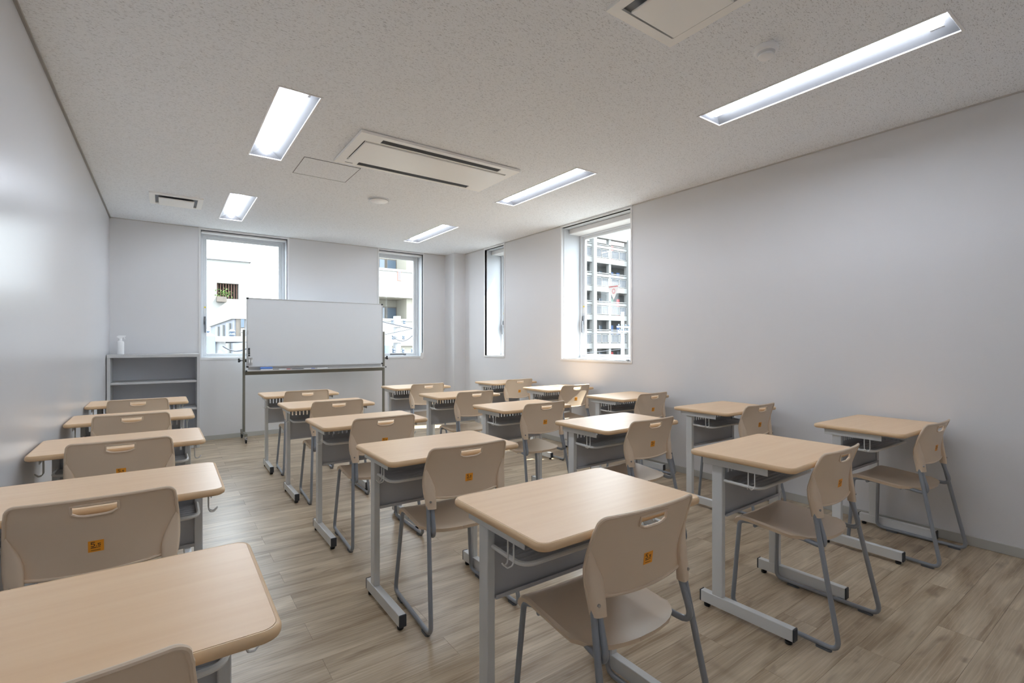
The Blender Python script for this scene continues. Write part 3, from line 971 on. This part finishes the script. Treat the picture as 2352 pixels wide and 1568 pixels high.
    for y in ys:
        for u in uu: offs.append((-0.006 * u * (abs(u) > 0.95), -0.012 if y > 0.2 else 0.004 * (y < -.12), -0.015))
    MB().shell(vs, fs, offs).build('seat', 'beige', t)
    # --- tube frame, one loop per side
    for s in (-1, 1):
        p = [(s * 0.165, -0.1155, 0.548), (s * 0.165, -0.120, 0.490), (s * 0.171, -0.158, 0.372), (s * 0.158, -0.06, 0.381), (s * 0.158, 0.150, 0.386), (s * 0.174, 0.196, 0.382), (s * 0.202, 0.214, 0.0145),
             (s * 0.212, -0.216, 0.0145), (s * 0.181, -0.119, 0.490), (s * 0.180, -0.1135, 0.548)]
        path = fillet(p, [0, .1, 0.036, .1, .05, 0.022, 0.032, 0.036, .1, 0], 6)
        fr = MB().tube(path, 0.0094, 10).build('side_frame', 'tube_grey', t)
        for yy in (0.135, -0.160):
            xx = s * (0.202 + 0.010 * (0.214 - yy) / 0.43)
            MB().prism(rrect(xx - 0.011, xx + 0.011, yy - 0.028, yy + 0.028, 0.010, 4), 0.0, 0.0075).build('glide', 'glide', fr)
    for yy in (0.13, -0.03):
        MB().tube([(-0.172, yy, 0.376), (0.172, yy, 0.376)], 0.007, 8).build('cross_bar', 'tube_grey', t)
    # --- size sticker
    zc = 0.598
    def on_back(x, z, d): return (x, back_y(x, z) - d, z)
    st = MB()
    V = [on_back(a, b, 0.0006) for b in (zc - 0.0165, zc + 0.0165) for a in (-0.0175, 0, 0.0175)]
    st.shell(V, [(0, 1, 4, 3), (1, 2, 5, 4)], (0, 0.0004, 0))
    so = st.build('size_sticker', 'sticker', t)
    # printed characters: 5.5 with lines of small print
    L = MB()
    seg5 = [((0.0, 1.0), (1.0, 1.0)), ((0.08, 1.0), (0.05, 0.55)), ((0.05, 0.55), (0.6, 0.62)), ((0.6, 0.62), (0.95, 0.45)), ((0.95, 0.45), (0.92, 0.15)), ((0.92, 0.15), (0.5, 0.0)), ((0.5, 0.0), (0.0, 0.07))]
    def stroke(x0, z0, x1, z1, th):
        d = Vector((x1 - x0, z1 - z0)); ln = d.length
        d /= ln; nrm = Vector((-d.y, d.x)) * th / 2; d *= th / 2
        c4 = [(x0 - d.x + nrm.x, z0 - d.y + nrm.y), (x1 + d.x + nrm.x, z1 + d.y + nrm.y), (x1 + d.x - nrm.x, z1 + d.y - nrm.y), (x0 - d.x - nrm.x, z0 - d.y - nrm.y)]
        L.shell([on_back(a, b, 0.0011) for a, b in c4], [(0, 1, 2, 3)], (0, 0.0003, 0))
    def five(ox, oz, wd, hg, th):
        for (a, b), (c2, d2) in seg5: stroke(ox + a * wd, oz + b * hg, ox + c2 * wd, oz + d2 * hg, th)
    five(-0.0105, zc - 0.0005, 0.0075, 0.0125, 0.0017)
    stroke(0.0005, zc + 0.0, 0.0012, zc + 0.0, 0.0018)
    five(0.0045, zc - 0.0005, 0.0055, 0.0075, 0.0014)
    for x0, x1, z, th in ((-0.0105, -0.001, -0.0042, 0.0020), (0.001, 0.0095, -0.0042, 0.0012), (-0.0105, 0.0095, -0.0115, 0.0011)):
        stroke(x0, zc + z, x1, zc + z, th)
    L.build('printed_number', 'ink', so)
    return t

# positions fitted from the photograph: (x, y, turn in degrees)
DESKS = {
    'A1': (-0.158, 1.121, -0.2), 'A2': (-0.159, 2.086, -0.3), 'A3': (-0.160, 3.062, 0.6), 'A4': (-0.163, 4.045, 0.3), 'A5': (-0.166, 5.010, 0.3),
    'B1': (1.048, 1.118, -0.1), 'B2': (1.053, 2.083, 0.2), 'B3': (1.044, 3.050, 0.3), 'B4': (1.052, 4.031, 0.3), 'B5': (1.044, 4.986, -0.8),
    'C1': (2.251, 1.113, 1.6), 'C2': (2.263, 2.066, 0.5), 'C3': (2.247, 3.020, 0.6), 'C4': (2.258, 4.018, -0.5), 'C5': (2.264, 5.006, 0.0),
    'D1': (3.455, 1.095, -1.1), 'D2': (3.416, 2.047, -1.0), 'D3': (3.433, 3.003, 1.0), 'D4': (3.436, 3.967, 0.2), 'D5': (3.434, 4.947, 0.2)}
CHAIRS = {'A1': (-0.155, 1.006, -0.5), 'A2': (-0.158, 1.969, -1.0), 'B1': (1.071, 1.001, -1.5), 'B2': (1.080, 1.968, -2.1),
          'C1': (2.281, 0.996, 0.6), 'D1': (3.483, 0.972, -2.0), 'D3': (3.458, 2.878, 0.0)}
colw = {'A': 'against the left wall', 'B': 'second from the left wall', 'C': 'third from the left wall', 'D': 'against the right wall'}
roww = {'1': 'nearest row', '2': 'second-nearest row', '3': 'middle row', '4': 'second row from the whiteboard', '5': 'row closest to the whiteboard'}
d0, c0 = make_desk(), make_chair()
first = True
for key, (x, y, a) in DESKS.items():
    d = d0 if first else copy_tree(d0)
    d.location = (x, y, 0); d.rotation_euler = (0, 0, math.radians(a))
    tag(d, 'wood-topped grey school desk %s, %s' % (colw[key[0]], roww[key[1]]), 'desk', 'school desks in rows')
    cx, cy, ca = CHAIRS.get(key, (x + (0.003 if key[0] == 'A' else 0.025), y - 0.113, -1.2 if key[0] != 'C' else -0.3))
    ch = c0 if first else copy_tree(c0)
    ch.location = (cx, cy, 0); ch.rotation_euler = (0, 0, math.radians(ca))
    tag(ch, 'beige plastic school chair %s, %s' % (colw[key[0]], roww[key[1]]), 'chair', 'beige chairs tucked under the desks')
    first = False

# ------------------------------------------------------------------ whiteboard on a wheeled stand
wb = empty('whiteboard', (1.64, 6.64, 0))
WX0, WX1 = 0.774 - 1.64, 2.508 - 1.64
bx0, bx1, bz0, bz1 = 0.797 - 1.64, 2.478 - 1.64, 0.880, 1.716
MB().box(bx0 + 0.008, bx1 - 0.008, -0.052, -0.030, bz0 + 0.008, bz1 - 0.008).build('board', 'board', wb)
fr = MB()
fr.bbox(bx0, bx1, -0.058, -0.026, bz1 - 0.010, bz1, 0.002); fr.bbox(bx0, bx1, -0.058, -0.026, bz0, bz0 + 0.016, 0.002)
fr.bbox(bx0, bx0 + 0.010, -0.058, -0.026, bz0 + 0.016, bz1 - 0.010, 0.002); fr.bbox(bx1 - 0.010, bx1, -0.058, -0.026, bz0 + 0.016, bz1 - 0.010, 0.002)
fo = fr.build('frame', 'board_alu', wb)
for x in (bx0, bx1):
    for z in (bz0, bz1):
        sx = 1 if x == bx0 else -1; sz = 1 if z == bz0 else -1
        a, b = sorted((x - sx * 0.002, x + sx * 0.022)); c1, d1 = sorted((z - sz * 0.002, z + sz * 0.018))
        MB().bbox(a, b, -0.061, -0.024, c1, d1, 0.004, 2).build('corner_cap', 'black', fo)
# tray under the board
tr = MB().bbox(bx0 - 0.012, bx1 + 0.020, -0.125, -0.020, 0.834, 0.838, 0.001).bbox(bx0 - 0.012, bx1 + 0.020, -0.128, -0.122, 0.834, 0.848, 0.002).build('tray', 'board_alu', wb)
MB().box(bx0 + .02, bx1 - .02, -0.028, -0.024, 0.838, 0.882).build('tray_back', 'board_alu', wb)
for x in (bx0 - 0.013, bx1 + 0.013):
    MB().bbox(x - 0.004, x + 0.012, -0.131, -0.08, 0.832, 0.850, 0.003).build('tray_end', 'black', tr)
# posts, cross rail, feet and castors
for s, x in ((-1, WX0), (1, WX1)):
    MB().bbox(x - 0.013, x + 0.013, -0.018, 0.018, 0.075, 1.333, 0.003, 2).build('post', 'olive_grey', wb)
    MB().bbox(x - 0.015, x + 0.015, -0.200, 0.205, 0.075, 0.110, 0.003, 2).build('foot', 'olive_grey', wb)
    MB().lathe([(0.004, 0), (0.004, 0.03)], (x - (0.04 if s < 0 else -0.01), 0, 1.30), 'x', seg=8).build('pivot_pin', 'steel', wb)
    px = x - s * 0.036
    MB().bbox(px - 0.006, px + 0.006, -0.060, 0.0, 1.275, 1.325, 0.002).build('pivot_plate', 'board_alu', wb)
    # clamp knob outside, locking pad inside
    kb = MB().lathe([(0.005, 0.0), (0.005, s * 0.020), (0.012, s * 0.020), (0.012, s * 0.032)], (x + s * 0.013, 0, 0.962), 'x', seg=10)
    for q in range(3):
        an = math.radians(90 + 120 * q)
        kb.lathe([(0.011, s * 0.03), (0.013, s * 0.033), (0.013, s * 0.044), (0.010, s * 0.047)], (x + s * 0.013, 0.016 * math.cos(an), 0.962 + 0.016 * math.sin(an)), 'x', seg=10)
    kb.build('clamp_knob', 'black', wb)
    ks = MB().lathe([(0.020, 0.0), (0.020, 0.014)], (x - s * 0.013 - (0.014 if s > 0 else 0), 0, 0.962), 'x', seg=14)
    ks.build('locking_pad', 'black', wb)
    for yy, brake in ((-0.190, True), (0.195, False)):
        cs = MB().bbox(x - 0.014, x + 0.014, yy - 0.012, yy + 0.012, 0.048, 0.076, 0.003)
        cs.box(x - 0.014, x - 0.011, yy - 0.012, yy + 0.016, 0.022, 0.060).box(x + 0.011, x + 0.014, yy - 0.012, yy + 0.016, 0.022, 0.060)
        if brake: cs.bbox(x - 0.010, x + 0.010, yy - 0.045, yy - 0.008, 0.045, 0.052, 0.002)
        co = cs.build('castor', 'steel', wb)
        MB().lathe([(0.020, -0.0095), (0.0265, -0.007), (0.0265, 0.007), (0.020, 0.0095)], (x, yy, 0.0265), 'x', seg=20).build('wheel', 'black', co)
MB().bbox(WX0 + 0.013, WX1 - 0.013, -0.014, 0.014, 0.786, 0.832, 0.003, 2).build('cross_rail', 'olive_grey', wb)
tag(wb, 'grey double-sided whiteboard on a wheeled frame in front of the far wall', 'whiteboard')

ZB = 6.64 - 0.052
for i, z in enumerate((1.105, 1.088, 1.066, 1.046, 1.023)):
    mg = MB().lathe([(0.0085, 0.0), (0.0095, -0.003), (0.0095, -0.008), (0.0075, -0.010)], (0, 0, 0), 'y', seg=16).build('magnet', 'black')
    mg.location = (0.823, ZB, z)
    tag(mg, '%s of five round black magnets in a column on the whiteboard' % ('topmost', 'second from the top', 'middle', 'second from the bottom', 'lowest')[i], 'magnet', 'black magnets on the whiteboard')
for i, (x, nm) in enumerate(((0.826, 'left'), (0.850, 'right'))):
    hb_ = empty('pen_holder', (x, ZB, 0.91))
    MB().bbox(-0.011, 0.011, -0.016, 0, 0, 0.088, 0.003).build('case', 'board_alu', hb_)
    MB().bbox(-0.006, 0.006, -0.0175, -0.015, 0.028, 0.064, 0.001).build('label', 'white_plastic', hb_)
    tag(hb_, 'clear grey pen holder stuck on the whiteboard corner, %s one of two' % nm, 'holder', 'pen holders on the whiteboard')
er = empty('board_eraser', (1.005, 6.547, 0.838))
MB().bbox(-0.068, 0.068, -0.022, 0.022, 0.018, 0.044, 0.010, 3).build('grip', 'blue', er)
MB().bbox(-0.066, 0.066, -0.021, 0.021, 0.0, 0.019, 0.002).build('pad', 'white_plastic', er)
tag(er, 'blue board eraser lying on the whiteboard tray', 'eraser')
for x, mt, lb in ((1.21, 'red_marker', 'red board marker on the whiteboard tray'), (1.36, 'ink_black', 'black board marker on the whiteboard tray'), (1.50, 'ink_blue', 'blue board marker on the whiteboard tray'), (1.66, 'white_plastic', 'pale board marker at the right on the whiteboard tray')):
    pk = empty('board_marker', (x, 6.545, 0.838))
    MB().lathe([(0.005, -0.065), (0.007, -0.062), (0.007, 0.02)], (0, 0, 0.008), 'x', seg=10).build('barrel', 'white_plastic' if mt != 'ink_black' else 'ink_black', pk)
    MB().lathe([(0.0078, 0.02), (0.0078, 0.062), (0.005, 0.066)], (0, 0, 0.008), 'x', seg=10).build('cap', mt, pk)
    tag(pk, lb, 'marker', 'markers on the whiteboard tray')

# ------------------------------------------------------------------ steel shelf unit in the corner
sh = empty('shelf_unit', (-0.083, 6.7, 0))
ax0, ax1, ay0, ay1, az = -0.405, 0.405, -0.20, 0.205, 1.052
MB().bbox(ax0, ax0 + 0.028, ay0, ay1, 0, az - 0.034, 0.002).build('side_panel', 'cabinet', sh)
MB().bbox(ax1 - 0.028, ax1, ay0, ay1, 0, az - 0.034, 0.002).build('side_panel', 'cabinet', sh)
MB().bbox(ax0, ax1, ay0, ay1, az - 0.034, az, 0.002).build('top_panel', 'cabinet', sh)
MB().box(ax0 + 0.028, ax1 - 0.028, ay1 - 0.012, ay1 - 0.002, 0.0, az - 0.034).build('back_panel', 'cabinet_in', sh)
for z in (0.758, 0.453):
    MB().bbox(ax0 + 0.029, ax1 - 0.029, ay0 + 0.012, ay1 - 0.013, z - 0.022, z, 0.002).build('shelf', 'cabinet', sh)
MB().bbox(ax0 + 0.028, ax1 - 0.028, ay0 + 0.002, ay1 - 0.012, 0.0, 0.08, 0.002).build('plinth', 'cabinet', sh)
tag(sh, 'low grey steel shelf unit with open shelves in the far left corner', 'shelf')
# spray bottle on it
sp = empty('spray_bottle', (-0.392, 6.78, 1.052))
MB().lathe([(0.030, 0.0), (0.033, 0.004), (0.033, 0.128), (0.030, 0.138), (0.018, 0.146), (0.014, 0.150)], (0, 0, 0), seg=20).build('bottle', 'white_plastic', sp)
MB().lathe([(0.0155, 0.148), (0.0155, 0.170)], (0, 0, 0), seg=18).build('collar', 'white_plastic', sp)
m = MB().prism([(-0.034, 0.189), (-0.012, 0.172), (0.012, 0.170), (0.020, 0.183), (0.046, 0.192), (0.046, 0.203), (-0.014, 0.204)], -0.010, 0.010, 'y')
m.build('spray_head', 'white_plastic', sp)
MB().prism([(0.026, 0.188), (0.034, 0.190), (0.042, 0.165), (0.038, 0.162)], -0.006, 0.006, 'y').build('trigger', 'white_plastic', sp)
tag(sp, 'white spray bottle standing on top of the grey shelf unit', 'bottle')

# ------------------------------------------------------------------ ceiling lights
lw = ['nearest light in the right-hand line', 'middle light in the right-hand line', 'farthest light in the right-hand line', 'nearer light of the two seen in the left-hand line', 'farthest light in the left-hand line', 'light overhead near the viewpoint in the left-hand line']
for i, (x0, x1, y0, y1) in enumerate(LIGHTS):
    lt = empty('ceiling_light', ((x0 + x1) / 2, (y0 + y1) / 2, HC))
    hx, hy = (x1 - x0) / 2, (y1 - y0) / 2
    m = MB()
    for a in ((-hx - .008, hx + .008, -hy - .008, -hy + .003), (-hx - .008, hx + .008, hy - .003, hy + .008), (-hx - .008, -hx + .003, -hy + .003, hy - .003), (hx - .003, hx + .008, -hy + .003, hy - .003)):
        m.bbox(a[0], a[1], a[2], a[3], -0.004, 0.004, 0.001)
    m.build('rim', 'fixture', lt)
    ix, iy, dz = 0.027, hy - 0.035, 0.060
    V = [(-hx, -hy, 0), (hx, -hy, 0), (hx, hy, 0), (-hx, hy, 0), (-ix, -iy, dz), (ix, -iy, dz), (ix, iy, dz), (-ix, iy, dz)]
    m = MB().shell([Vector(v) for v in V], [(0, 1, 5, 4), (1, 2, 6, 5), (2, 3, 7, 6), (3, 0, 4, 7), (4, 5, 6, 7)], (0, 0, 0.004))
    m.sm = [False] * len(m.sm)
    m.build('reflector', 'reflector', lt)
    # rounded glowing lens bar
    def bar(a0, a1, n_, name, material):
        pr = []
        for k in range(n_ + 1):
            a = math.radians(a0 + (a1 - a0) * k / n_)
            pr.append((0.030 * math.cos(a), 0.050 - 0.040 * math.sin(a)))
        m = MB()
        q = n_ + 1
        ring = [(px, yy, pz) for yy in (-iy + 0.006, iy - 0.006) for px, pz in pr]
        m.add(ring, [(k, k + 1, q + k + 1, q + k) for k in range(n_)] + [tuple(range(q)), tuple(range(q, 2 * q))], True)
        return m.build(name, material, lt)
    bar(-8, 188, 14, 'diffuser', 'led')
    MB().box(hx - 0.052, hx - 0.028, -hy + 0.05, -hy + 0.10, 0.0285, 0.029).build('rating_label', 'trim_grey', lt)
    tag(lt, 'recessed white linear ceiling light, ' + lw[i], 'light', 'linear ceiling lights')

# ------------------------------------------------------------------ other ceiling fittings
ac = empty('air_conditioner', (1.667, 3.43, HC))
X0, X1, Y0_, Y1_ = 1.032 - 1.667, 2.301 - 1.667, 3.117 - 3.43, 3.743 - 3.43
s1 = (1.193 - 1.667, 2.150 - 1.667, 3.160 - 3.43, 3.220 - 3.43)
s2 = (1.190 - 1.667, 2.148 - 1.667, 3.652 - 3.43, 3.714 - 3.43)
ctr = (1.100 - 1.667, 2.238 - 1.667, 3.245 - 3.43, 3.628 - 3.43)
ctrh = (ctr[0] - .008, ctr[1] + .008, ctr[2] - .008, ctr[3] + .008)
weld(grid_plate(MB(), X0, X1, Y0_, Y1_, -0.022, -0.004, [s1, s2, ctrh]).build('frame_panel', 'ac_white', ac))
MB().box(X0 + .01, X1 - .01, Y0_ + .01, Y1_ - .01, -0.004, 0.0).build('backing', 'ac_dark', ac)  # dark sheet instead of open depth, shade is put into its colour
MB().bbox(ctr[0], ctr[1], ctr[2], ctr[3], -0.030, -0.016, 0.004, 2).build('intake_panel', 'ac_white', ac)
for q in (s1, s2):
    MB().add([(q[0], q[2] + .002, -0.014), (q[1], q[2] + .002, -0.014), (q[1], q[3] - .002, -0.019), (q[0], q[3] - .002, -0.019)], [(0, 1, 2, 3)]).build('louver', 'ac_dark', ac)  # dark louver plates fill the slots, slot shade is put into their colour
MB().box(1.10 - 1.667, 1.156 - 1.667, 3.696 - 3.43, 3.704 - 3.43, -0.0228, -0.021).build('indicator', 'alu_dark', ac)
tag(ac, 'long two-slot ceiling cassette air conditioner in the middle of the ceiling', 'air conditioner')

hp = empty('access_hatch', (1.0525, 4.036, HC))
m = MB()
hx, hy = 0.2105, 0.206
for a in ((-hx, hx, -hy, -hy + .0035), (-hx, hx, hy - .0035, hy), (-hx, -hx + .0035, -hy + .0035, hy - .0035), (hx - .0035, hx, -hy + .0035, hy - .0035)): m.box(*a, -0.003, 0.0)
m.build('frame', 'alu_dark', hp)
MB().box(-hx + .0045, hx - .0045, -hy + .0045, hy - .0045, -0.002, 0.0).build('panel', 'ceiling_board', hp)
tag(hp, 'square access hatch in the ceiling board beside the air conditioner', 'hatch')

def vent(cx, cy, label):
    v = empty('ceiling_vent', (cx, cy, HC))
    o = 0.211
    weld(grid_plate(MB(), -o, o, -o, o, -0.014, 0.0, [(-0.167, 0.167, -0.167, 0.167)]).build('frame', 'ac_white', v))
    MB().box(-0.167, 0.167, -0.167, 0.167, -0.002, 0.0).build('recess', 'alu_dark', v)  # flat dark sheet, the shade of a deeper opening is put into its colour
    MB().bbox(-0.140, 0.140, -0.140, 0.140, -0.034, -0.024, 0.003, 2).build('drop_panel', 'ac_white', v)
    for a in (-0.1, 0.1):
        MB().box(a - .006, a + .006, -0.006, 0.006, -0.024, -0.002).build('spacer', 'alu_dark', v)
    tag(v, label, 'vent', 'square ceiling vents')
vent(0.093, 5.727, 'square ceiling vent with drop panel near the far left corner')
vent(1.690, 1.198, 'square ceiling vent with drop panel cut by the top edge of photo')

rd = empty('round_ceiling_diffuser', (1.682, 4.572, HC))
MB().lathe([(0.100, 0.0), (0.100, -0.006), (0.094, -0.009), (0.088, -0.006)], (0, 0, 0), seg=36).build('ring', 'alu', rd)
MB().lathe([(0.060, -0.006), (0.084, -0.010), (0.086, -0.014), (0.080, -0.019), (0.02, -0.022)], (0, 0, 0), seg=36).build('disc', 'white_plastic', rd)
tag(rd, 'round flat white diffuser on the ceiling beyond the air conditioner', 'diffuser')
sd = empty('smoke_detector', (2.285, 1.165, HC))
MB().lathe([(0.050, 0.0), (0.052, -0.004), (0.052, -0.020), (0.046, -0.026)], (0, 0, 0), seg=32).build('base', 'white_plastic', sd)
MB().lathe([(0.040, -0.026), (0.038, -0.030), (0.030, -0.032)], (0, 0, 0), seg=32).build('slot_ring', 'alu', sd)
MB().lathe([(0.030, -0.032), (0.034, -0.036), (0.034, -0.044), (0.028, -0.049)], (0, 0, 0), seg=32).build('sensor_cap', 'white_plastic', sd)
tag(sd, 'small round smoke detector on the ceiling beside nearest right light', 'smoke detector')

# ------------------------------------------------------------------ small things at the windows
# rescue-entry triangle on the right-hand window glass (its back seen from inside)
tri = empty('entry_sign', (4.138, 3.824, 1.772))
tri.rotation_euler = (0, 0, 0)
def YZ(m, pts, x0, x1): return m.prism(pts, x0, x1, 'x')
s_ = 0.095
YZ(MB(), [(-s_, 0.055), (s_, 0.055), (0, -0.11)], -0.0005, 0.0005).build('sheet', 'pale_mark', tri)
m = MB()
for i in range(6):
    a = 0.058 - i * 0.0215
    YZ(m, [(a - .009, 0.034), (a + .0075, 0.034), (a + .0075, 0.046), (a - .009, 0.046)], -0.0012, -0.0006)
m.build('lettering', 'red_mark', tri)
m = MB()
for k in range(8):
    an = 2 * math.pi * k / 8
    cy, cz = 0.020 * math.cos(an), -0.012 + 0.024 * math.sin(an)
    YZ(m, [(cy + 0.0085 * math.cos(b), cz + 0.0085 * math.sin(b)) for b in [2 * math.pi * q / 8 for q in range(8)]], -0.0012, -0.0006)
m.build('emblem', 'pink_mark', tri)
tag(tri, 'inverted triangle rescue-entry sticker on the right wall window glass', 'sign')

tg = empty('blind_tag', (3.216, 6.905, 0.975))
MB().bbox(-0.022, 0.022, -0.0045, -0.0025, -0.045, 0.045, 0.0005).build('card', 'paper', tg)
MB().tube([(0.01, 0.0, 0.04), (0.012, 0.05, 0.25), (0.012, 0.08, 1.45)], 0.0015, 5).build('cord', 'paper', tg)
tg.rotation_euler = (0, math.radians(8), 0)
tag(tg, 'white paper tag hanging over the sill of the second front window', 'tag')
tg2 = empty('sill_tag', (3.865, 3.37, 0.998))
MB().bbox(-0.035, 0.035, -0.02, 0.02, 0.0, 0.010, 0.003).build('card', 'paper', tg2)
tg2.rotation_euler = (0, 0, math.radians(25))
tag(tg2, 'white folded tag lying on the right wall window sill', 'tag')
